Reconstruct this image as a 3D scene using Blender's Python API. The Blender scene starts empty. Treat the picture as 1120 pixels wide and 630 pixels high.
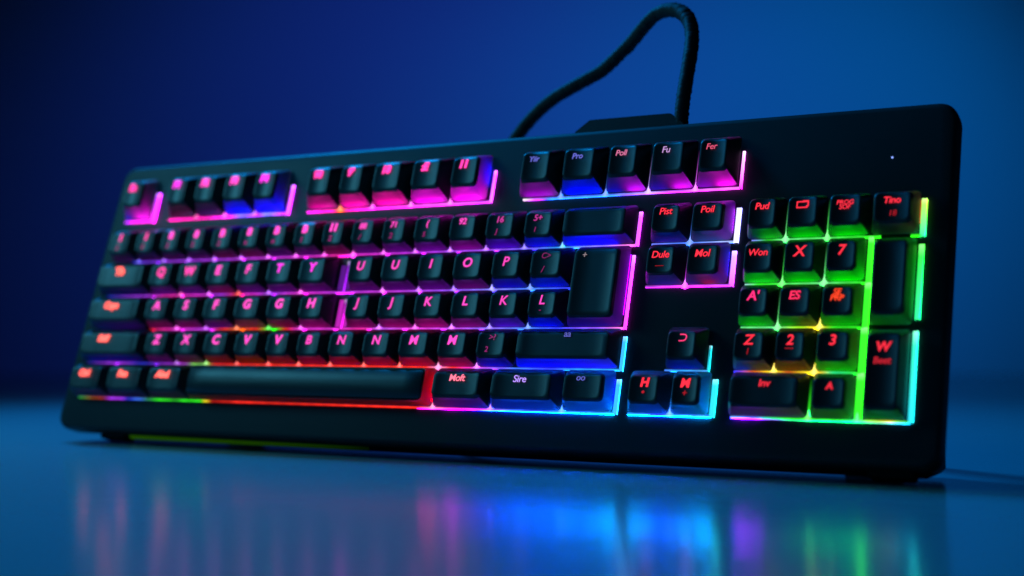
import bpy, bmesh, math, random
from mathutils import Vector, Matrix, noise
random.seed(7)
MM = 0.001
sc = bpy.context.scene
col = sc.collection

# ------------------------------------------------------------------ placement
# everything below is in millimetres, with the camera 57.5 mm above the table
CAM_Z = 57.5
PITCH, AZI, TILT = 0.03532457, 0.506847, 1.264628
D1 = Vector((math.cos(AZI), -math.sin(AZI), 0))
_h = Vector((math.sin(AZI), math.cos(AZI), 0))
D2 = _h * math.cos(TILT) + Vector((0, 0, math.sin(TILT)))
NN = D1.cross(D2)
O = Vector((10.455, 624.103, 57.554 + CAM_Z))
BASE = Vector((-41.0, -112.0, -22.0))          # keyboard's own base point (u, v, w)
base_world = O + D1 * BASE.x + D2 * BASE.y + NN * BASE.z
ROT = Matrix((D1, D2, NN)).transposed().to_4x4()

# ------------------------------------------------------------------ helpers
def tag(o, label=None, cat=None, group=None, kind=None):
    if label: o['label'] = label
    if cat: o['category'] = cat
    if group: o['group'] = group
    if kind: o['kind'] = kind
    return o

def mesh_obj(name, verts, faces, mats, parent=None, loc=(0, 0, 0), smooth=True, fm=None, cols=None, sharp=None):
    me = bpy.data.meshes.new(name)
    me.from_pydata([Vector(v) * MM for v in verts], [], faces)
    for m in (mats if isinstance(mats, (list, tuple)) else [mats]): me.materials.append(m)
    if fm:
        for p, i in zip(me.polygons, fm): p.material_index = i
    if smooth:
        for p in me.polygons: p.use_smooth = True
    if cols:
        at = me.color_attributes.new('glow', 'FLOAT_COLOR', 'POINT')
        for i, c in enumerate(cols): at.data[i].color = (c[0], c[1], c[2], 1)
    me.update()
    if sharp:
        me.set_sharp_from_angle(angle=math.radians(sharp))
    o = bpy.data.objects.new(name, me); col.objects.link(o)
    o.location = Vector(loc) * MM
    if parent: o.parent = parent
    return o

def rel(u, v, w):                                # board point -> keyboard-local point
    return Vector((u, v, w)) - BASE

# ------------------------------------------------------------------ materials
def mat(name):
    m = bpy.data.materials.new(name); m.use_nodes = True
    nt = m.node_tree; nt.nodes.clear()
    out = nt.nodes.new('ShaderNodeOutputMaterial')
    return m, nt, out

def principled(name, color, rough, spec=0.5, bump=0.0, scale=4000, rvar=0.0, coat=0.0, croug=0.2):
    m, nt, out = mat(name)
    b = nt.nodes.new('ShaderNodeBsdfPrincipled')
    b.inputs['Base Color'].default_value = (*color, 1)
    b.inputs['Roughness'].default_value = rough
    b.inputs['Specular IOR Level'].default_value = spec
    b.inputs['Coat Weight'].default_value = coat
    b.inputs['Coat Roughness'].default_value = croug
    tc = nt.nodes.new('ShaderNodeTexCoord')
    if bump:
        n = nt.nodes.new('ShaderNodeTexNoise'); n.inputs['Scale'].default_value = scale
        n.inputs['Detail'].default_value = 3
        nt.links.new(tc.outputs['Object'], n.inputs['Vector'])
        bp = nt.nodes.new('ShaderNodeBump'); bp.inputs['Strength'].default_value = bump
        bp.inputs['Distance'].default_value = 0.0001
        nt.links.new(n.outputs['Fac'], bp.inputs['Height'])
        nt.links.new(bp.outputs['Normal'], b.inputs['Normal'])
    if rvar:
        n2 = nt.nodes.new('ShaderNodeTexNoise'); n2.inputs['Scale'].default_value = 60
        n2.inputs['Detail'].default_value = 5
        nt.links.new(tc.outputs['Object'], n2.inputs['Vector'])
        mr = nt.nodes.new('ShaderNodeMapRange')
        mr.inputs['To Min'].default_value = rough - rvar; mr.inputs['To Max'].default_value = rough + rvar
        nt.links.new(n2.outputs['Fac'], mr.inputs['Value'])
        nt.links.new(mr.outputs['Result'], b.inputs['Roughness'])
    nt.links.new(b.outputs[0], out.inputs[0])
    return m

def emis_attr(name, strength):
    m, nt, out = mat(name)
    e = nt.nodes.new('ShaderNodeEmission'); e.inputs['Strength'].default_value = strength
    a = nt.nodes.new('ShaderNodeAttribute'); a.attribute_name = 'glow'
    nt.links.new(a.outputs['Color'], e.inputs['Color'])
    nt.links.new(e.outputs[0], out.inputs[0])
    return m

_em = {}
def emis(color, strength):
    k = (color, strength)
    if k not in _em:
        m, nt, out = mat('legend_light')
        e = nt.nodes.new('ShaderNodeEmission')
        e.inputs['Color'].default_value = (*color, 1); e.inputs['Strength'].default_value = strength
        nt.links.new(e.outputs[0], out.inputs[0]); _em[k] = m
    return _em[k]

M_body = principled('body_plastic', (0.014, 0.018, 0.02), 0.5, 0.2, 0.25, 3500, 0.06)
M_top = principled('keycap_plastic', (0.016, 0.02, 0.021), 0.40, 0.4, 0.25, 5000, 0.05)
M_rubber = principled('rubber', (0.012, 0.012, 0.013), 0.7, 0.3)
M_cable = principled('cable_braid', (0.008, 0.009, 0.011), 0.7, 0.4, 0.5, 1500)
M_strip = emis_attr('light_guide', 1.0)
M_led = emis_attr('led', 1.0)

def skirt_material():
    m, nt, out = mat('keycap_skirt')
    b = nt.nodes.new('ShaderNodeBsdfPrincipled')
    b.inputs['Base Color'].default_value = (0.010, 0.011, 0.013, 1)
    b.inputs['Roughness'].default_value = 0.45
    t = nt.nodes.new('ShaderNodeBsdfTranslucent'); t.inputs['Color'].default_value = (0.55, 0.55, 0.55, 1)
    mx = nt.nodes.new('ShaderNodeMixShader'); mx.inputs['Fac'].default_value = 0.30
    nt.links.new(b.outputs[0], mx.inputs[1]); nt.links.new(t.outputs[0], mx.inputs[2])
    nt.links.new(mx.outputs[0], out.inputs[0])
    return m
M_skirt = skirt_material()

# ------------------------------------------------------------------ keyboard
kb = bpy.data.objects.new('keyboard', None); col.objects.link(kb)
kb.empty_display_size = 0.05
kb.matrix_world = Matrix.Translation(base_world * MM) @ ROT
tag(kb, 'black full-size gaming keyboard with rainbow lit keys, propped up steeply on the glossy blue table', 'keyboard')

def rrect(x0, y0, x1, y1, r, n=6, side=0):
    pts = []
    for cx, cy, a0 in ((x1 - r, y1 - r, 0), (x0 + r, y1 - r, 90), (x0 + r, y0 + r, 180), (x1 - r, y0 + r, 270)):
        for i in range(n + 1):
            a = math.radians(a0 + 90 * i / n)
            pts.append((cx + r * math.cos(a), cy + r * math.sin(a)))
    if side:
        res = []
        for i, p in enumerate(pts):
            res.append(p)
            if i % (n + 1) == n:
                q = pts[(i + 1) % len(pts)]
                for k in range(1, side + 1):
                    t = k / (side + 1); res.append((p[0] + (q[0] - p[0]) * t, p[1] + (q[1] - p[1]) * t))
        pts = res
    return pts

def stack(rings, cap_top=True, cap_bot=True):
    n = len(rings[0]); V = []; F = []
    for r in rings: V += r
    for k in range(len(rings) - 1):
        a, b = k * n, (k + 1) * n
        for i in range(n):
            j = (i + 1) % n
            F.append((a + i, a + j, b + j, b + i))
    if cap_bot: F.append(tuple(reversed(range(n))))
    if cap_top: F.append(tuple(range((len(rings) - 1) * n, len(rings) * n)))
    return V, F

# body: a thin slab with soft edges and a stepped underside
U0, U1, V0, V1 = -271.0, 188.5, -112.3, 40.2
rings = []
for w, ins in ((-23, 9), (-22, 7), (-13, 1.2), (-11, 0.3), (-9, 0), (-4, 0), (-2.2, 0.25), (-0.9, 0.9), (-0.25, 1.9), (0, 3.2)):
    rings.append([tuple(rel(x - (4.0 * (39.5 - y) / 151 if x < -150 else 0), y, w)) for x, y in rrect(U0 + ins, V0 + ins * 0.55, U1 - ins * 0.55, V1 - ins, 8 - min(ins, 4) * .5, 8)])
V, F = stack(rings)
body = mesh_obj('body', V, F, M_body, kb, smooth=True, sharp=40)

# cable box on the rear edge
ring = [(9, 30), (67.5, 30), (67.5, 42.5), (60.0, 48.2), (18.5, 48.2), (11.5, 42.5)]
V, F = stack([[tuple(rel(x, y, w)) for x, y in [(38 + (x - 38) * s, 40 + (y - 40) * s) for x, y in ring]] for w, s in ((-22, .97), (-20, 1), (-7, 1), (-5.5, .97))])
mesh_obj('cable_socket', V, F, M_body, kb, smooth=False)

# sloping underside that closes the lower edge down to just above the table
prof = [(-110.6, -11.5), (-112.3, -20), (-104, -46), (-62, -30), (-62, -11.5)]
V = []
for u, k in ((-258, .92), (-255, 1), (180, 1), (182, .92)):
    for v, w in prof: V.append(tuple(rel(u, -87 + (v + 87) * k, -22 + (w + 22) * k)))
F = []
for a in range(3):
    for i in range(5):
        j = (i + 1) % 5
        F.append((a * 5 + i, a * 5 + j, a * 5 + 5 + j, a * 5 + 5 + i))
F += [(4, 3, 2, 1, 0), (15, 16, 17, 18, 19)]
mesh_obj('underside', V, F, M_body, kb, smooth=False)

# rubber feet along the lower edge
for u in (-243, 168):
    V, F = stack([[tuple(rel(x, y, w)) for x, y in rrect(u - 9 + i, -114.4 + i, u + 9 - i, -104, 1.5, 4)] for w, i in ((-19.6, .6), (-19, 0), (-11.5, 0), (-10.5, 1))])
    mesh_obj('rubber_foot', V, F, M_rubber, kb, sharp=50)

# two folding props behind, carrying the raised rear edge down to the table
def to_local(p):                                  # world mm -> keyboard-local mm
    d = Vector(p) - base_world
    return Vector((d.dot(D1), d.dot(D2), d.dot(NN)))
for u in (-225, 140):
    a = rel(u, 12, -21)
    aw = base_world + D1 * a.x + D2 * a.y + NN * a.z
    b = to_local(Vector((aw.x + _h.x * 42, aw.y + _h.y * 42, 1.2)))
    V = []
    for p, hw in ((a, 16), (b, 13)):
        for sx, sy in ((-1, -1), (1, -1), (1, 1), (-1, 1)):
            V.append(tuple(p + Vector((hw * sx, 0, 0)) + Vector((0, 2.0 * sy, 0.6 * sy))))
    F = [(0, 3, 2, 1), (4, 5, 6, 7), (0, 1, 5, 4), (1, 2, 6, 5), (2, 3, 7, 6), (3, 0, 4, 7)]
    mesh_obj('prop_leg', V, F, M_body, kb, smooth=False)

# ------------------------------------------------------------------ light tables
def lerp_stops(stops, u):
    if u <= stops[0][0]: return stops[0][1]
    for (a, ca), (b, cb) in zip(stops, stops[1:]):
        if u <= b:
            t = (u - a) / (b - a); t = t * t * (3 - 2 * t)
            return tuple(x + (y - x) * t for x, y in zip(ca, cb))
    return stops[-1][1]

R = (1, .03, .02); PK = (1, .03, .45); MG = (1, .04, .85); PU = (.45, .05, 1); BL = (.04, .06, 1)
LB = (.06, .19, .9); CY = (.03, .32, .9); WH = (.5, .33, 1); LP = (.62, .09, .95); GR = (.03, .8, .02); GW = (.12, .8, .2)
YE = (1, .75, .02); OR = (1, .16, .02); TG = (.03, .9, .27); TC = (.02, .5, .62)
K = .35
def dim(c, k=.35): return tuple(x * k for x in c)

rows = {0: 6.0, 1: -18.8, 2: -38.4, 3: -57.2, 4: -76.0, 5: -95.2}
# (row, u start, u end, colour stops)
strips = [
 (0, -260, -240.5, [(-260, PU), (-252, MG), (-240, MG)]),
 (0, -227.5, -146.5, [(-227, PK), (-205, dim(PK, .6)), (-185, MG), (-177, (.35, .3, 1)), (-165, PU), (-160, (.4, .4, 1)), (-147, LP)]),
 (0, -133, -24.9, [(-133, MG), (-118, PK), (-112, OR), (-106, PK), (-90, MG), (-50, (1, .12, .9)), (-25, LP)]),
 (0, -6.7, 99.1, [(-6.7, (1, .9, 1)), (0, LP), (8, LB), (38, LB), (48, (.3, .22, 1)), (57, WH), (68, LP), (99, (1, .2, .9))]),
 (1, -246, 53.6, [(-246, BL), (-236, (.2, .05, 1)), (-215, (.4, .05, 1)), (-185, (.5, .05, 1)), (-150, (.75, .05, .95)), (-118, MG), (-110, PK), (-95, MG), (-60, (.6, .04, .95)), (-42, (.45, .06, 1)), (-22, (.4, .08, 1)), (0, (.15, .1, 1)), (17, CY), (38, (.3, .2, 1)), (50, (1, .2, .9))]),
 (1, 61.5, 99.6, [(61, (.15, .2, 1)), (79, LB), (99, (.4, .5, 1))]),
 (1, 107, 161, [(107, (.2, .25, .9)), (114, dim(GR, .6)), (121, GW), (160, GR)]),
 (1, 173, 177, [(173, GR), (177, GR)]),
 (2, -259, 25, [(-259, dim(BL, .5)), (-232, PU), (-213, PK), (-195, MG), (-178, PU), (-167, R), (-160, MG), (-145, PU), (-125, MG), (-104, (.7, .05, 1)), (-76, (.7, .05, .9)), (-56, (.5, .06, .95)), (-36, (.3, .08, 1)), (-15, (.22, .2, 1)), (4, LB), (25, BL)]),
 (2, 61, 99.6, [(61, dim(LP, .6)), (79, (.8, .06, 1)), (99, LP)]),
 (2, 106, 157, [(106, (.3, .7, .6)), (112, GR), (139, GW), (157, GR)]),
 (3, -222, 53, [(-222, dim(R, .5)), (-210, PK), (-204, MG), (-182, (.6, .05, 1)), (-172, R), (-162, OR), (-150, R), (-142, GR), (-137, GR), (-131, R), (-122, MG), (-100, (.8, .04, .7)), (-85, PK), (-74, LP), (-54, (.9, .05, .8)), (-34, (.6, .07, .95)), (-14, (.25, .13, 1)), (6, LB), (20, BL), (40, (.3, .1, 1)), (52, (1, .2, .8))]),
 (3, 106, 157, [(106, GW), (121, GW), (131, (.4, 1, .02)), (138, YE), (145, GR), (157, GR)]),
 (4, -262, 53.9, [(-262, dim(BL, .25)), (-240, PU), (-222, dim(BL, .6)), (-203, dim(PU, .6)), (-192, dim(LP, .6)), (-186, (.2, .6, .1)), (-178, (.2, .6, .1)), (-172, dim(R, .8)), (-120, R), (-80, R), (-45, R), (-38, (1, .25, .6)), (-30, R), (-22, PK), (-17, LP), (-5, (.2, .1, 1)), (3, LB), (20, BL), (36, CY), (54, CY)]),
 (4, 74.5, 93.5, [(74, LB), (80, CY), (93, (.06, .3, .7))]),
 (4, 105, 157, [(105, (.05, .05, 1)), (113, dim(OR, .6)), (122, YE), (128, dim(OR, .5)), (135, YE), (140, YE), (146, TG), (157, GR)]),
 (5, -262, 53.6, [(-262, (.03, .3, .06)), (-250, (.25, .05, .01)), (-244, (.3, .03, .03)), (-238, PU), (-232, PU), (-226, dim(BL, .6)), (-218, LB), (-212, (.03, .2, .1)), (-205, GR), (-199, GR), (-194, (.02, .3, .02)), (-188, GR), (-176, GR), (-173, YE), (-169, dim(R, .35)), (-160, dim(R, .5)), (-150, R), (-130, dim(R, .6)), (-45, R), (-37, (1, .2, .4)), (-25, PK), (-12, MG), (-6, (.3, .1, 1)), (5, LB), (20, BL), (29, CY), (54, CY)]),
 (5, 60, 97, [(60, CY), (75, BL), (80, CY), (97, LB)]),
 (5, 105.5, 177, [(105, (.2, .5, 1)), (115, LB), (123, TG), (128, GR), (150, GR), (157, TG), (162, (.4, 1, .05)), (170, YE), (172, (.3, 1, .02)), (177, GR)]),
]
# (u, v top, v bottom, colour top, colour bottom, width)
uprights = [
 (-239.5, 22, 4.8, PU, MG, 2.6), (-145.7, 21.5, 5, (.5, .1, 1), (.7, .1, 1), 1.5), (-24.3, 22, 5.5, LP, (.8, .15, 1), 1.1),
 (99.6, 23.2, 5.5, (1, .5, 1), MG, 1.0), (54.4, -3, -19.4, LP, LP, 1.4), (53.6, -23.5, -57.8, LP, (.8, .06, .8), 1.2),
 (54.4, -61, -76.6, CY, CY, 1.7), (54.1, -80.2, -95.6, CY, CY, 2.0), (100.1, -3.4, -19.4, (.6, .6, 1), (.7, .7, 1), 2.1),
 (99.9, -23, -39, WH, LP, 1.9), (177.5, -3.2, -19.4, (.35, .8, .06), TG, 2.0), (177.4, -22.8, -54, GR, TG, 1.8),
 (177.1, -58.8, -95.2, (.03, .7, .35), TC, 1.8), (97.4, -79.5, -95.6, TC, TC, 2.1), (93.8, -65, -76.2, dim(TC, .3), dim(TC, .8), .9),
 (157.3, -18.5, -38.4, GR, GR, 1.9), (157.3, -38.4, -57.2, GR, GR, 2.2), (157.1, -57.2, -76, GR, GR, 2.4), (157.0, -76, -95, GR, GR, 2.6),
 (-100.5, -22, -38, dim(PU, .04), dim(PU, .25), .8), (-97.8, -42, -57, dim(PU, .05), dim(MG, .3), 1.0),  # dim emissive bars painting the diffuse glow in the split, no real strip
]

# key gap boundaries per row: lists of runs
runs = {
 0: [[-260, -240.5], [-227.5, -208, -188, -167.5, -147.5], [-133, -112.4, -92.4, -69.6, -46.9, -25.7], [-9, 12.9, 35.7, 56.6, 78.9, 98.9]],
 1: [[-261.5, -242, -223.8, -206, -188.3, -170.1, -152.1, -134.3, -116.3, -98.5, -80.4, -62, -42.2, -22.5, -2.1, 17.6], [60.7, 79.3, 99], [104.8, 121.7, 139.2, 157]],
 2: [[-226, -206, -186.4, -166.6, -146.8, -126.4, -105.4], [-96.5, -76.9, -56.1, -36.6, -15.9, 4.1, 25.2], [60.7, 79.2, 98.8], [104.8, 122, 139.5, 156.3]],
 3: [[-223.5, -203.2, -183.3, -162.8, -142, -121.9, -102.3], [-94, -74.9, -54.4, -34.2, -13.9, 6, 25.6], [104.5, 121.7, 139.2, 156.3]],
 4: [[-217.8, -197.8, -177.8, -157.6, -137.5, -118.5, -99.5, -79.7, -59.2, -37.8, -17.3, 3.0], [104.2, 121.8, 138.5, 156.1]],
 5: [],
}

# light guides: slim raised bars with little peaks where key corners leave a gap
front_spill = [(-45, (.10, .0, .06)), (-34, (.05, .0, .06)), (-28, (.16, .0, .22)), (-20, (.03, .0, .2)), (-8, (.0, .015, .5)), (10, (.0, .06, 1)), (40, (.0, .12, 1)), (54, (.0, .3, 1)), (60, (.0, .25, 1)), (75, (.0, .06, .9)), (97, (.0, .3, 1)), (104, (.02, .05, 1)), (110, (.25, .01, 1)), (116, (.15, .01, .7)), (124, (.15, .12, .3)), (132, (.03, .3, .1)), (140, (.0, .8, .16)), (157, (.0, .85, .16)), (164, (.1, .3, .2)), (177, (.0, .3, .6))]  # front-face emission colours, added to throw coloured streaks onto the table
def light_bar(row, ua, ub, stops):
    v = rows[row]
    gaps = sorted({g for run in runs[row] for g in run[1:-1]} | {g for g in extra_gaps.get(row, []) if True})
    us = []
    n = max(2, int((ub - ua) / 1.2))
    us = [ua + (ub - ua) * i / n for i in range(n + 1)]
    for g in gaps:
        if ua + 2 < g < ub - 2: us += [g - 2.2, g - .7, g - .35, g, g + .35, g + .7, g + 2.2]
    us = sorted(set(round(x, 3) for x in us))
    V, F, C = [], [], []
    S = 1.75; SIDE = 5.0
    for x in us:
        up = .45; dn = .38; peak = 0
        for g in gaps:
            d = abs(x - g)
            if d < 2.3 and ua + 2 < g < ub - 2:
                up = max(up, .45 + 3.4 * max(0, 1 - d / 1.1) ** 1.4)
                dn = max(dn, .38 + (0.8 if row < 5 and row > 0 else .1) * max(0, 1 - d / 2.2))
                peak = max(peak, 1 - d / 2.3)
        c = lerp_stops(stops, x)
        lum = 1 - .25 * abs(math.sin(x * .37)) 
        cc = tuple((q * (1 - .35 * peak) + 0.10 * peak) * S * lum * (.8 + .9 * peak) for q in c)
        lo, hi, ho, lu = tuple(rel(x, v - dn, .03)), tuple(rel(x, v - dn, .8)), tuple(rel(x, v + up, .8)), tuple(rel(x, v + up, .03))
        k = SIDE
        sc_ = c
        if row == 5:
            k = 1.0 if x < -170 else (.8 if x < -45 else (100.0 if x < 101 else (50.0 if x < 118 else 12.0)))
            if x > -45: sc_ = lerp_stops(front_spill, x)
        sd = tuple(max(0, q - .85 * min(sc_)) * k * S * lum for q in sc_)
        V += [lo, hi, hi, ho, ho, lu]
        C += [sd, sd, cc, cc, sd, sd]
    for i in range(len(us) - 1):
        a, b = 6 * i, 6 * i + 6
        F += [(a, b, b + 1, a + 1), (a + 2, b + 2, b + 3, a + 3), (a + 4, b + 4, b + 5, a + 5)]
    # thin emissive quads painting a fading glow down the gaps between neighbouring caps
    top_reach = 19 if row == 0 else 17
    for g in gaps:
        if not (ua + 2 < g < ub - 2) or g in no_gap_glow.get(row, ()): continue
        c = lerp_stops(stops, g)
        for k in range(5):
            n0 = len(V); a, b = v + .5 + top_reach * k / 5, v + .5 + top_reach * (k + 1) / 5
            for x, y in ((g - .45, a), (g + .45, a), (g + .45, b), (g - .45, b)):
                f = (1 - (y - v) / (top_reach + 1)) ** 1.6
                V.append(tuple(rel(x, y, .25))); C.append(tuple(q * S * .9 * f for q in c))
            F.append((n0, n0 + 1, n0 + 2, n0 + 3))
    mesh_obj('light_strip', V, F, M_strip, kb, smooth=False, cols=C)

no_gap_glow = {3: (139.2,), 4: (121.8, 138.5), 5: (156.8,)}
extra_gaps = {1: [17.6], 2: [79.2], 4: [], 5: [-37.3, -6.8, 28.9, 79, 137.5, 156.8], 3: []}
for s in strips: light_bar(*s)
for u, va, vb, ca, cb, wd in uprights:
    # follow the slight fan of the block edge
    V, F, C = [], [], []
    n = 6
    for i in range(n + 1):
        t = i / n; v = va + (vb - va) * t
        c = tuple((x + (y - x) * t) * 1.8 for x, y in zip(ca, cb))
        if i == 0: c = tuple(x * 1.1 + .3 for x in c)
        for du, w, q in ((-wd / 2, .03, 2.2), (-wd / 2, .8, 2.2), (-wd / 2, .8, 1), (wd / 2, .8, 1), (wd / 2, .8, 3), (wd / 2, .03, 3)):
            V.append(tuple(rel(u + du, v, w))); C.append(tuple((max(0, x - .8 * min(c)) * q * 2.4 if q != 1 else x) for x in c))
    for i in range(n):
        a, b = 6 * i, 6 * i + 6
        F += [(a, a + 1, b + 1, b), (a + 2, a + 3, b + 3, b + 2), (a + 4, a + 5, b + 5, b + 4)]
    mesh_obj('light_strip', V, F, M_strip, kb, smooth=False, cols=C)

# dim green under-glow bar in the lower front wall
V, F, C = [], [], []
for i in range(21):
    u = -250 + 170 * i / 20
    k = .06 * (1 - i / 20) ** .8 + .004
    for v, w in ((-111.2, -14.4), (-112.4, -14.6), (-112.9, -16.6), (-111.6, -16.4)):
        V.append(tuple(rel(u, v, w))); C.append((.2 * k, 1 * k, .0))
for i in range(20):
    a, b = 4 * i, 4 * i + 4
    F += [(a, a + 1, b + 1, b), (a + 1, a + 2, b + 2, b + 1), (a + 2, a + 3, b + 3, b + 2), (a + 3, a, b, b + 3)]
mesh_obj('underglow_strip', V, F, M_strip, kb, smooth=False, cols=C)

# power indicator
V, F = stack([[tuple(rel(163.4 + r * math.cos(a * .5236), 16 + r * math.sin(a * .5236), w)) for a in range(12)] for w, r in ((.02, .42), (.3, .4), (.4, .25))])
mesh_obj('indicator_light', V, F, emis((.22, .35, 1.0), 1.6), kb)

# ------------------------------------------------------------------ legends
_txt = {}
def legend_mesh(text, size, bold, shear):
    k = (text, size, bold, shear)
    if k in _txt: return _txt[k]
    cu = bpy.data.curves.new('legend', 'FONT')
    cu.body = text; cu.size = size * MM; cu.align_x = 'CENTER'; cu.align_y = 'CENTER'
    cu.offset = bold * MM; cu.extrude = .06 * MM; cu.shear = shear; cu.resolution_u = 4
    cu.space_line = .75; cu.space_character = .95
    o = bpy.data.objects.new('legend', cu); col.objects.link(o)
    dg = bpy.context.evaluated_depsgraph_get(); dg.update()
    me = bpy.data.meshes.new_from_object(o.evaluated_get(dg))
    bpy.data.objects.remove(o)
    _txt[k] = me
    return me

def legend(parent, text, x, y, z, size, color, strength, bold=.12, shear=.12, tilt=0.0):
    if text == 'box':                              # the small open tab-box outline
        pts = [(-2.4, -1.6), (2.2, -1.6), (2.2, -.9), (2.7, -.9), (2.7, 1.7), (.2, 1.7), (-.1, 1.4), (-2.4, 1.4)]
        inn = [(-1.9, -1.1), (1.7, -1.1), (1.7, -.5), (2.2, -.5), (2.2, .9), (.2, .9), (-.1, .9), (-1.9, .9)]
        me = bpy.data.meshes.new('legend')
        vs = [Vector((a, b, zz)) * MM for zz in (.06, -.06) for a, b in pts + inn]
        me.from_pydata(vs, [], [(i, (i + 1) % 8, 8 + (i + 1) % 8, 8 + i) for i in range(8)] + [(16 + i, 16 + (i + 1) % 8, (i + 1) % 8, i) for i in range(8)])
    else:
        me = legend_mesh(text, size, bold, shear).copy()
    me.materials.clear(); me.materials.append(emis(color, strength))
    o = bpy.data.objects.new('legend', me); col.objects.link(o)
    o.parent = parent; o.location = Vector((x, y, z)) * MM; o.rotation_euler = (tilt, 0, 0)
    return o

# ------------------------------------------------------------------ keycaps
def keycap(name, u0, v0, u1, v1, h=9.0, fi=3.0, bi=4.0, si=2.8, dish=1.25, barrel=False, tiltf=0.0, clear=False):
    """one hollow cap: flared skirt, soft shoulder, scooped top; origin at its foot"""
    g = .45
    cx, cy = (u0 + u1) / 2, (v0 + v1) / 2
    x0, x1, y0, y1 = u0 - cx + g, u1 - cx - g, v0 - cy + g, v1 - cy - g
    sd = 7 if (u1 - u0) < 30 else 17
    def ring(t, z, r, sh=0.0):
        return [(a, b, z) for a, b in rrect(x0 + si * t + sh, y0 + fi * t + sh, x1 - si * t - sh, y1 - bi * t - sh, r, 5, sd)]
    tx0, tx1, ty0, ty1 = x0 + si, x1 - si, y0 + fi, y1 - bi
    mx, my = (tx0 + tx1) / 2, (ty0 + ty1) / 2; hx, hy = (tx1 - tx0) / 2, (ty1 - ty0) / 2
    hx_d = min(hx, 8)
    def top(x, y):
        if barrel:
            return h - .55 - 1.8 * abs((y - my) / hy) ** 2.4 
        e = max(0.0, abs(x - mx) - (hx - hx_d)) / hx_d
        return h + tiltf * (y - my) - dish * (1 - e * e)
    rings = [ring(0, 1.6, 1.9), ring(.12, 2.6, 1.9), ring(.45, 5.0, 1.9), ring(.8, h - 1.9, 2.0)]
    for t, dz in ((.93, .75), (.985, .25)):
        rings.append([(x, y, top(x, y) - dz) for x, y, _ in ring(t, 0, 2.0)])
    rings.append([(x, y, top(x, y)) for x, y, _ in ring(1.0, 0, 2.0, .25)])
    outer = rings[-1]
    for s in (.86, .68, .48, .26, .08):
        rings.append([(mx + (x - mx) * s, my + (y - my) * s, top(mx + (x - mx) * s, my + (y - my) * s)) for x, y, _ in outer])
    V, F = stack(rings, True, False)
    nn = len(rings[0])
    fm = []
    for i, f in enumerate(F):
        m = 1
        if i < 3 * nn:
            p, q = Vector(V[f[0]]), Vector(V[f[1]])
            e = q - p
            if clear or abs(e.x) > abs(e.y) * .8: m = 0              # front and rear walls let the backlight through
        fm.append(m)
    # thin inner shell of the top so the scoop blocks the light from below
    o = mesh_obj(name, V, F, [M_skirt, M_top], kb, rel(cx, cy, 0), smooth=True, fm=fm)
    o['top'] = 0
    del o['top']
    return o, (mx, my, top)

PKL = (1, .045, .36); PKM = (1, .07, .55); RD = (1, .03, .06); SAL = (1, .12, .10); LBL = (.2, .22, 1)
def add_key(u0, v0, u1, v1, texts, lc, lg, h=9.0, strength=1.5, nled=1, name='key', **kw):
    o, (mx, my, top) = keycap(name, u0, v0, u1, v1, h, clear=any(L[2] > 1.0 for L in lg), **kw)
    cy = (v0 + v1) / 2
    for tx, dx, dv, size, k, bold in texts:
        y = v0 + dv - cy
        x = dx
        legend(o, tx, x, y, top(x, y) + (.28 if len(tx) < 2 else .55), size, lc, strength * k * (1.25 if lc == SAL else 1) * (.85 if u0 > -20 else 1), bold * (.6 if u0 > -20 else 1), .14)
    cx = (u0 + u1) / 2
    for c, fa, fb, va, vb in (lg or []):
        a, b, p, q = u0 + 2 + (u1 - u0 - 4) * fa - cx, u0 + 2 + (u1 - u0 - 4) * fb - cx, v0 + va - cy, v0 + vb - cy
        c = tuple(x * 2.2 for x in c)
        mesh_obj('led', [(a, p, .8), (b, p, .8), (b, q, .8), (a, q, .8)], [(0, 1, 2, 3)], M_led, o, smooth=False, cols=[c] * 4)
    return o

def big(t, s=6.4, b=.16): return (t, -.6, 10.8, s, 1, b * .8)
def sm(t, s=2.9, dv=6.2, dx=-2.2, k=.22): return (t, dx, dv, s, k, .02)
def glow(c, s, fa=.1, fb=.95, va=1.3, vb=3.6): return (tuple(max(0, x - .9 * min(c) - .05 * max(c)) * s * .85 for x in c), fa, fb, va, vb)

# row 0 -------------------------------------------------------------
T0 = 30.5
row0 = [
 [[('Es', PKL, [glow(BL, 6, 0, .3), glow(MG, 14, .5, 1.02)])]],
 [[('F1', MG, [glow(PK, .6)]), ('F2', PKM, [glow(PU, .7)]), ('F3', PKM, [glow(BL, 20)]), ('F4', MG, [glow(BL, 26, .1, 1.02)])]],
 [[('98', PKL, [glow(PK, 8)]), ("9'", PKL, [glow(PK, 14)]), ('18', PKL, [glow(PK, 15)]), (':E', PKL, [glow(MG, 16)]), ('11', PKL, [glow(MG, 19), glow(BL, 14, .9, 1.05, 8, 18)])]],
 [[('Yiir', LBL, [glow((.5, .02, .8), 7)]), ('Pro', LBL, [glow(BL, 20)]), ('Poll', (1, .25, .5), [glow(BL, 5, 0, .4), glow((.6, .02, 1), 14, .6, 1)]), ('Fu', (.7, .4, .9), [glow(BL, 3.5, 0, .4), glow((.7, .02, .9), 14, .6, 1)]), ('Fer', (1, .12, .25), [glow(PU, 5, 0, .4), glow((.9, .02, .8), 16, .55, 1)])]],
]
for run, grp in zip(runs[0], row0):
    for i, (t, lc, lg) in enumerate(grp[0]):
        far = run[0] < -130
        sz = 5.4 if far else (4.3 if len(t) < 3 else 3.9)
        add_key(run[i], rows[0] + .4, run[i + 1], T0, [(t, -1.3, 16.2, sz, 1, .32 if far else (.1 if run[0] < -20 else .03))], lc, lg, h=9.5, strength=2.0 if far else .95, fi=5.6, bi=4.2, si=3.6)

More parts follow.
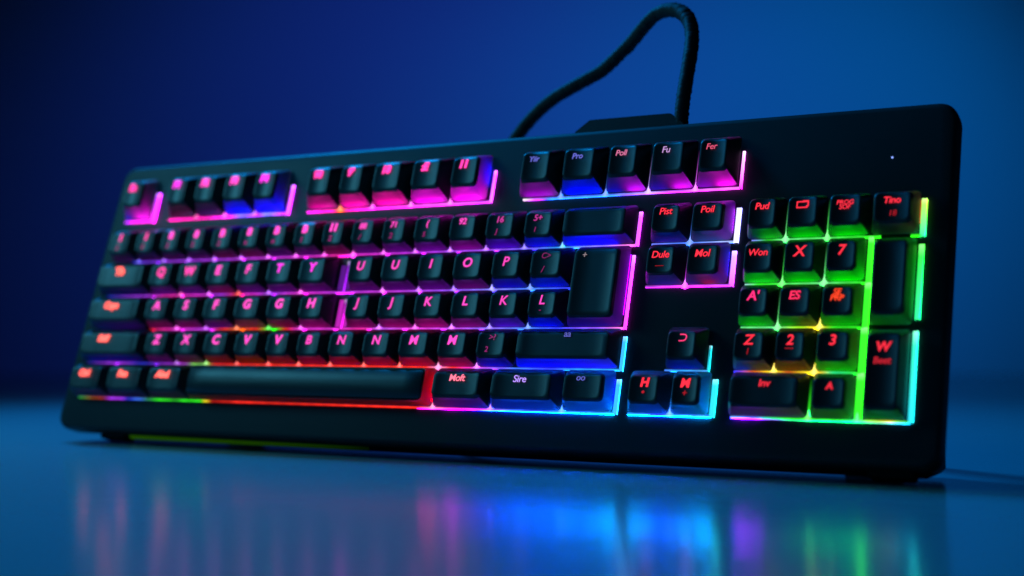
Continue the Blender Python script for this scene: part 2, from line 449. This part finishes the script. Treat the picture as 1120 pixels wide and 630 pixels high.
# row 1 -------------------------------------------------------------
v0, v1 = rows[1], 0.4
t1 = ['I', 'I', '8', '8', 'B', '8', 'B', 'B', '11', '88', '71', '(', '92', '16', '5+']
s1 = ['2', '2', '2', '2', '2', 'x', 'x', 'l', '2', '/', '2', '5', '', 'J', '1']
r = runs[1][0]
for i, t in enumerate(t1):
    far = i < 9
    sk = [.25, .3, .4, .5, .6, .8, .9, 1.0, 1.2, 1.4, 2, 2.6, 3.2, 3.5, 4.5][i]
    c = [PU, PU, PU, PU, PK, PK, PU, PU, PK, PU, PU, PU, (.6, .03, .8), (.25, .03, 1.6), (.02, .02, 2)][i]
    tx = [(t, -.6, 12.0, 5.4 if far else 4.3, 1 if i < 13 else .55, .26 if far else .06)]
    if s1[i]: tx.append(sm(s1[i], 3.4 if i > 10 else 4, 6.4, -1.6, .25))
    add_key(r[i], v0, r[i + 1], v1, tx, PKM if i > 1 else PKL, [glow(c, sk)], strength=1.8 if far else 1.3)
add_key(17.6, v0, 54, v1, [], PKL, [glow(BL, 22, .05, .8)])
r = runs[1][1]
add_key(r[0], v0, r[1], v1, [('Pist', -.4, 12.2, 4.4, 1, .05)], RD, [glow((.03, .1, 1), 2.5)])
add_key(r[1], v0, r[2], v1, [('Poil', -.4, 12.2, 4.4, 1, .05)], RD, [glow((.03, .2, .8), 2.5), glow(PU, 9, .95, 1.08, 4, 15)])
r = runs[1][2] + [176.8]
for i, t in enumerate(['Pud', 'box', 'PROG\nSOF', 'Tino']):
    tx = [(t, -.4, 12.4, [4.2, 7.5, 3.0, 3.9][i], 1, .08)]
    if i == 2: tx[0] = (t, -.4, 11.4, 2.7, 1, .04)
    if i == 3: tx.append(('18', 0, 6.8, 3.4, .3, .05))
    add_key(r[i], v0, r[i + 1], v1, tx, RD, [[glow(GR, 6, .4, 1), glow(BL, 1, 0, .2)], [glow(GR, 9)], [glow(GR, 10)], [glow(R, .7, .98, 1.1, 5, 15)]][i], si=2.3, bi=3.2)

# row 2 -------------------------------------------------------------
v0, v1 = rows[2], rows[1]
add_key(-264, v0, -226, v1, [('Tb', -1.5, 11.8, 5.8, 1, .36)], SAL, [glow(BL, .4)], strength=2)
for run, ts in zip(runs[2][:2], (['Q', 'W', 'E', 'F', 'T', 'Y'], ['U', 'U', 'I', 'O', 'P', 'C>'])):
    for i, t in enumerate(ts):
        far = run[0] < -200
        tx = [big(t, 6.6 if far else 6.3, .24 if far and i < 3 else .13)]
        if t == 'C>': tx = [(t, -.5, 13, 3.8, .22, .0), ('/', -1.5, 6.5, 4.2, .22, .02)]
        q = dim(PK, 1.2) if far and i == 2 else dim(PU, 1.3)
        if not far: q = [dim(PU, 1.2), dim(PU, 1.4), dim(PU, 1.6), (.9, .1, 1.2), (.3, .1, 5), (.05, .05, 7)][i]
        add_key(run[i], v0, run[i + 1], v1, tx, [PKL, (1, .06, .42), PKM, PKM, MG, MG][i] if far else PKM, [glow(q, 1)], strength=1.7 if far else 1.35)
add_key(25.6, rows[3], 53, rows[1], [('+', -6, 31.5, 4.2, .22, .03)], (1, .8, .9), [glow(PU, 4, .98, 1.06, 6, 34), glow(BL, 2, 0, 1)])
r = runs[2][2]
add_key(r[0], v0, r[1], v1, [('Dule', -.4, 11.8, 4.4, 1, .06), ('\u2014', -.5, 7, 3.8, .25, .02)], RD, [glow(BL, 1.5)])
add_key(r[1], v0, r[2], v1, [('Mol', -.4, 11.8, 4.6, 1, .08)], RD, [glow(BL, 1.5, 0, .3), glow(R, 3, .45, .8), glow(BL, 7, .95, 1.08, 4, 15)])
r = runs[2][3]
for i, t in enumerate(['Won', 'X', '7']):
    add_key(r[i], v0, r[i + 1], v1, [(t, -.4, 11.4, [4.2, 6.6, 6.2][i], 1, [.05, .15, .13][i])], RD, [glow(GR, [9, 9, 12][i], .1, [.95, .95, 1.03][i])], si=2.3)
add_key(158.4, rows[3] + .3, 176.2, rows[1] - .6, [], RD, [glow(GR, 2.4, .98, 1.08, 6, 34)], si=2.2, h=9)

# row 3 -------------------------------------------------------------
v0, v1 = rows[3], rows[2]
add_key(-264.5, v0, -223.5, v1, [('Cups', -2.5, 11.2, 4.9, 1, .3)], SAL, [glow(BL, .5)], strength=2)
for run, ts in zip(runs[3][:2], (['A', 'S', 'F', 'G', 'G', 'H'], ['J', 'J', 'K', 'L', 'K', 'L'])):
    for i, t in enumerate(ts):
        far = run[0] < -200
        tx = [big(t, 6.6 if far else 6.2, .2 if far else .13)]
        if run[0] > -100 and i == 5: tx.append(('-', -1, 6.4, 4, .2, .02))
        if far: q = [dim(PK, .8), dim(PK, 1), dim(PU, 1), dim(OR, 1.2), dim(R, 1.2), dim(PK, 2.2)][i]
        else: q = [dim(PK, 2), dim(PK, 2.5), dim(PK, 3.4), (1.8, .1, 1.5), (.8, .1, 5), (.1, .1, 9)][i]
        add_key(run[i], v0, run[i + 1], v1, tx, PKM, [glow(q, 1)], strength=1.7 if far else 1.35)
r = runs[3][2]
for i, t in enumerate(["A'", 'ES', 'SE\nPRP']):
    add_key(r[i], v0, r[i + 1], v1, [(t, -.4, 11.2, [5.8, 5.0, 3.4][i], 1, [.18, .14, .1][i])], [(1, .03, .2), (1, .03, .12), (1, .06, .02)][i], [[glow(GR, 6)], [glow(GR, 4, 0, .4), glow((.5, .6, 0), 1.3, .6, 1)], [glow(GR, 5, .1, 1.03)]][i], si=2.3)

# row 4 -------------------------------------------------------------
v0, v1 = rows[4], rows[3]
add_key(-265, v0, -217.8, v1, [('Shiff', -5, 11.4, 4.6, 1, .3)], SAL, [glow(BL, 1.5)], strength=2)
r = runs[4][0]
for i, t in enumerate(['Z', 'X', 'C', 'V', 'V', 'B', 'N', 'N', 'M', 'M', '>?']):
    far = i < 5
    tx = [big(t, 6.6 if far else 6.2, .2 if far else .13)]
    if t == '>?': tx = [(t, 0, 12.2, 3.9, .3, .0), ('2', -2.2, 6.6, 3.6, .3, .0)]
    q = [dim(PU, .6), dim(R, .4), dim(R, 1), dim(R, 1.4), dim(R, 1.6), dim(R, 2), dim(R, 2.6), dim(R, 3), dim(R, 4), (3.2, .1, .5), (.1, .1, 5)][i]
    add_key(r[i], v0, r[i + 1], v1, tx, PKM, [glow(q, 1)], strength=1.7 if far else 1.35)
add_key(3, v0, 53.8, v1, [('aa', 2, 13.8, 4.2, .45, .02)], LBL, [glow(BL, 16, 0, 1)])
add_key(74.5, v0, 93.4, v1 + .5, [('\u2283', 0, 12.0, 5.4, 1, .05)], (1, .05, .2), [glow((.03, .08, 1), 3.5)])
r = runs[4][1]
for i, t in enumerate(['Z', '2', '3']):
    tx = [(t, -.4, 11.2, 6.0, 1, .15)]
    if i == 0: tx.append(('1', -.5, 6.4, 3.8, .25, .05))
    if i == 1: tx.append(('\u2014', -.5, 8.0, 3.4, .35, .04))
    add_key(r[i], v0, r[i + 1], v1, tx, RD, [[glow(BL, 3, 0, .4), glow(OR, .8, .6, 1)], [glow(OR, 1.0)], [glow(GR, 5, .1, 1.03)]][i], si=2.3)
add_key(158.2, rows[5], 176.0, rows[3] - .7, [('W', -.4, 27.8, 5.2, .8, .35), ('Beet', -.4, 22.2, 3.8, .45, .1)], RD, [glow(GR, .8)], si=2.2)

# row 5 -------------------------------------------------------------
v0, v1 = rows[5], rows[4]
for a, b, t in ((-266, -239, 'Ctrl'), (-239, -210.5, 'Fnn'), (-210.5, -183.5, 'Alnd')):
    add_key(a, v0, b, v1, [(t, -1.6, 11.4, 4.7, 1, .3)], SAL, [], strength=2)
sp = add_key(-183.5, v0, -37.3, v1, [], RD, [glow(R, 7, .99, 1.012, 3, 15)], name='space_bar', h=9.5, fi=1.8, bi=2.4, si=2.6, barrel=True)
add_key(-37.3, v0, -6.8, v1, [('Moft', 0, 12.3, 4.5, 1, .05)], (1, .18, .28), [glow(BL, .8)], fi=3.6)
add_key(-6.8, v0, 28.9, v1, [('Sire', -1, 12.3, 4.5, 1, .05)], (.45, .28, 1), [glow(BL, 1.0)], fi=3.6)
add_key(28.9, v0, 53.4, v1, [('oo', -1.5, 13.4, 4.0, .5, .02)], LBL, [glow(BL, 1.4), glow(BL, 9, .96, 1.06, 3, 15)], fi=3.6)
add_key(59.6, v0, 79, v1, [('H', 0, 11.8, 5.2, 1, .4), ('\u2022', -.4, 7.6, 5, .35, .02)], RD, [glow(BL, 1.4)])
add_key(79, v0, 96.6, v1, [('M', -.5, 11.8, 5.2, 1, .35), ('+', -.4, 7.6, 4, .35, .02)], RD, [glow(BL, 1.4), glow(TC, 2.5, .96, 1.08, 3, 14)])
add_key(104.2, v0, 137.5, v1, [('Inv', 0, 12.4, 4.2, .8, .1)], RD, [glow(BL, .5)], si=2.3)
add_key(138.2, v0, 156, v1, [('A', 0, 11.8, 3.8, .7, .35)], RD, [glow(GR, 4, .9, 1.03)], si=2.3)

# emissive sheets laid on as painted glow over the bare plate beside the split in rows 2 and 3
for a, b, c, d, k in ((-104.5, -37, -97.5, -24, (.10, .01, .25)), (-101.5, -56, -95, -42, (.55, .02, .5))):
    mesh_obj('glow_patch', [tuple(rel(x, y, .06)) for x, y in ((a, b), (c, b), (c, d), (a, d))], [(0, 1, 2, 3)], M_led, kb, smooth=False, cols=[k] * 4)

# ------------------------------------------------------------------ braided cable
path = [(77.2, 612, 86), (77.2, 612.0, 97.2), (78.4, 614.0, 107.7), (80.6, 618.0, 119.0), (82.9, 622.0, 130.4), (84.4, 627.0, 140.1), (83.9, 632.0, 148.6), (80.7, 638.0, 154.4), (75.3, 644.0, 156.8), (69.4, 650.0, 155.5), (64.0, 655.0, 150.4), (58.6, 660.0, 144.3), (52.2, 664.0, 138.3), (45.2, 668.0, 132.3), (36.7, 672.0, 128.0), (27.7, 676.0, 123.6), (19.1, 681.0, 118.9), (11.2, 686.0, 112.3), (3.8, 690.0, 103.9), (-1.9, 694.0, 95.0), (-7, 698.0, 82), (-14, 703, 55), (-22, 712, 20), (-28, 724, -20), (-24, 742, -46), (0, 765, -54.6), (60, 800, -54.8), (120, 850, -54.8)]
P = [Vector((x, y, z + CAM_Z)) for x, y, z in path]
def cr(a, b, c, d, t):
    return .5 * ((2 * b) + (c - a) * t + (2 * a - 5 * b + 4 * c - d) * t * t + (3 * b - a - 3 * c + d) * t ** 3)
pts = []
for i in range(len(P) - 1):
    a = P[max(0, i - 1)]; b = P[i]; c = P[i + 1]; d = P[min(len(P) - 1, i + 2)]
    m = max(4, int((c - b).length / .9))
    for k in range(m): pts.append(cr(a, b, c, d, k / m))
pts.append(P[-1])
V, F = [], []
NS = 14; up = Vector((0, 1, 0)); s_len = 0
prev = None
for i, p in enumerate(pts):
    t = (pts[min(i + 1, len(pts) - 1)] - pts[max(i - 1, 0)]).normalized()
    if prev is None: x = t.cross(up).normalized()
    else: x = (prev - t * prev.dot(t)).normalized()
    prev = x; y = t.cross(x)
    if i: s_len += (p - pts[i - 1]).length
    for k in range(NS):
        a = 2 * math.pi * k / NS
        rr = 3.45 * (1 + .12 * math.sin(2 * a + s_len * 1.9) * math.sin(2 * a - s_len * 1.9) + .10 * noise.noise(Vector((s_len * .5, a, 3))))
        V.append(tuple(to_local(p + (x * math.cos(a) + y * math.sin(a)) * rr)))
for i in range(len(pts) - 1):
    for k in range(NS):
        j = (k + 1) % NS
        F.append((i * NS + k, i * NS + j, (i + 1) * NS + j, (i + 1) * NS + k))
F.append(tuple(reversed(range(NS)))); F.append(tuple(range((len(pts) - 1) * NS, len(pts) * NS)))
cable = mesh_obj('cable', V, F, M_cable, kb)

# ------------------------------------------------------------------ setting
TW, TY0, TY1 = 2600, -700, 2050
V = [(-TW, TY0, 0), (TW, TY0, 0), (TW, TY1, 0), (-TW, TY1, 0), (-TW, TY0, -30), (TW, TY0, -30), (TW, TY1, -30), (-TW, TY1, -30)]
F = [(0, 1, 2, 3), (7, 6, 5, 4), (0, 4, 5, 1), (1, 5, 6, 2), (2, 6, 7, 3), (3, 7, 4, 0)]
m, nt, out = mat('table_lacquer')
b = nt.nodes.new('ShaderNodeBsdfPrincipled')
b.inputs['Base Color'].default_value = (.22, .30, .34, 1)
b.inputs['Roughness'].default_value = .18
b.inputs['IOR'].default_value = 1.6
tc = nt.nodes.new('ShaderNodeTexCoord')
n = nt.nodes.new('ShaderNodeTexNoise'); n.inputs['Scale'].default_value = 9; n.inputs['Detail'].default_value = 6
nt.links.new(tc.outputs['Object'], n.inputs['Vector'])
mr = nt.nodes.new('ShaderNodeMapRange'); mr.inputs['To Min'].default_value = .155; mr.inputs['To Max'].default_value = .2
nt.links.new(n.outputs['Fac'], mr.inputs['Value']); nt.links.new(mr.outputs['Result'], b.inputs['Roughness'])
nt.links.new(b.outputs[0], out.inputs[0])
table = mesh_obj('table', V, F, m, smooth=False)
tag(table, 'smooth glossy blue-lit table top under the keyboard', 'table', kind='structure')

m, nt, out = mat('backdrop_paint')
b = nt.nodes.new('ShaderNodeBsdfPrincipled')
b.inputs['Base Color'].default_value = (.5, .5, .5, 1); b.inputs['Roughness'].default_value = .9
b.inputs['Specular IOR Level'].default_value = .1
nt.links.new(b.outputs[0], out.inputs[0])
WY = 2700
V = [(-3500, WY, -900), (3500, WY, -900), (3500, WY, 2600), (-3500, WY, 2600), (-3500, WY + 80, -900), (3500, WY + 80, -900), (3500, WY + 80, 2600), (-3500, WY + 80, 2600)]
wall = mesh_obj('wall', V, [(0, 1, 2, 3), (7, 6, 5, 4), (0, 4, 5, 1), (1, 5, 6, 2), (2, 6, 7, 3), (3, 7, 4, 0)], m, smooth=False)
tag(wall, 'plain out-of-focus wall in dark blue light behind the table', 'wall', kind='structure')

# ------------------------------------------------------------------ lamps
def area(name, loc, target, size, energy, color, sy=None):
    l = bpy.data.lights.new(name, 'AREA'); l.size = size * MM; l.energy = energy; l.color = color
    if sy: l.shape = 'RECTANGLE'; l.size_y = sy * MM
    o = bpy.data.objects.new(name, l); col.objects.link(o)
    o.location = Vector(loc) * MM
    o.rotation_euler = (Vector(target) - Vector(loc)).to_track_quat('-Z', 'Y').to_euler()
    return o
def spot(name, loc, target, energy, color, ang, blend=1.0, rad=80):
    l = bpy.data.lights.new(name, 'SPOT'); l.energy = energy; l.color = color
    l.spot_size = math.radians(ang); l.spot_blend = blend; l.shadow_soft_size = rad * MM
    o = bpy.data.objects.new(name, l); col.objects.link(o)
    o.location = Vector(loc) * MM
    o.rotation_euler = (Vector(target) - Vector(loc)).to_track_quat('-Z', 'Y').to_euler()
    return o
area('side_lamp', (-560, 640, 360), (-40, 640, 120), 200, 1.3, (.10, .60, .85))
spot('key_lamp', (-900, 250, 900), (150, 700, 0), 3, (.0, .36, 1), 50, 1, 150)
spot('table_lamp', (-450, 1150, 900), (-60, 700, 0), 60, (.0, .33, 1), 74, 1, 120)
spot('wall_lamp_right', (900, 1500, 900), (560, WY, 300), 33, (.0, .25, 1), 70)
spot('wall_lamp_middle', (-50, 1500, 900), (-130, WY, 240), 24, (.02, .085, .9), 92)

w = bpy.data.worlds.new('World'); sc.world = w; w.use_nodes = True
bg = w.node_tree.nodes['Background']
bg.inputs[0].default_value = (.02, .12, .35, 1); bg.inputs[1].default_value = .018

# ------------------------------------------------------------------ camera
cd = bpy.data.cameras.new('camera'); cam = bpy.data.objects.new('camera', cd); col.objects.link(cam)
cam.location = (0, 0, CAM_Z * MM); cam.rotation_euler = (math.pi / 2 + PITCH, 0, 0)
cd.sensor_width = 36; cd.lens = 1473.45 / 1120 * 36
cd.clip_start = .01; cd.clip_end = 50
cd.dof.use_dof = True; cd.dof.focus_distance = .585; cd.dof.aperture_fstop = 4.2
sc.camera = cam
sc.view_settings.view_transform = 'Standard'; sc.view_settings.look = 'None'
sc.view_settings.exposure = 0; sc.view_settings.gamma = 1
sc.cycles.use_denoising = True
sc.cycles.max_bounces = 6
sc.cycles.caustics_reflective = False; sc.cycles.caustics_refractive = False
sc.cycles.sample_clamp_indirect = 6
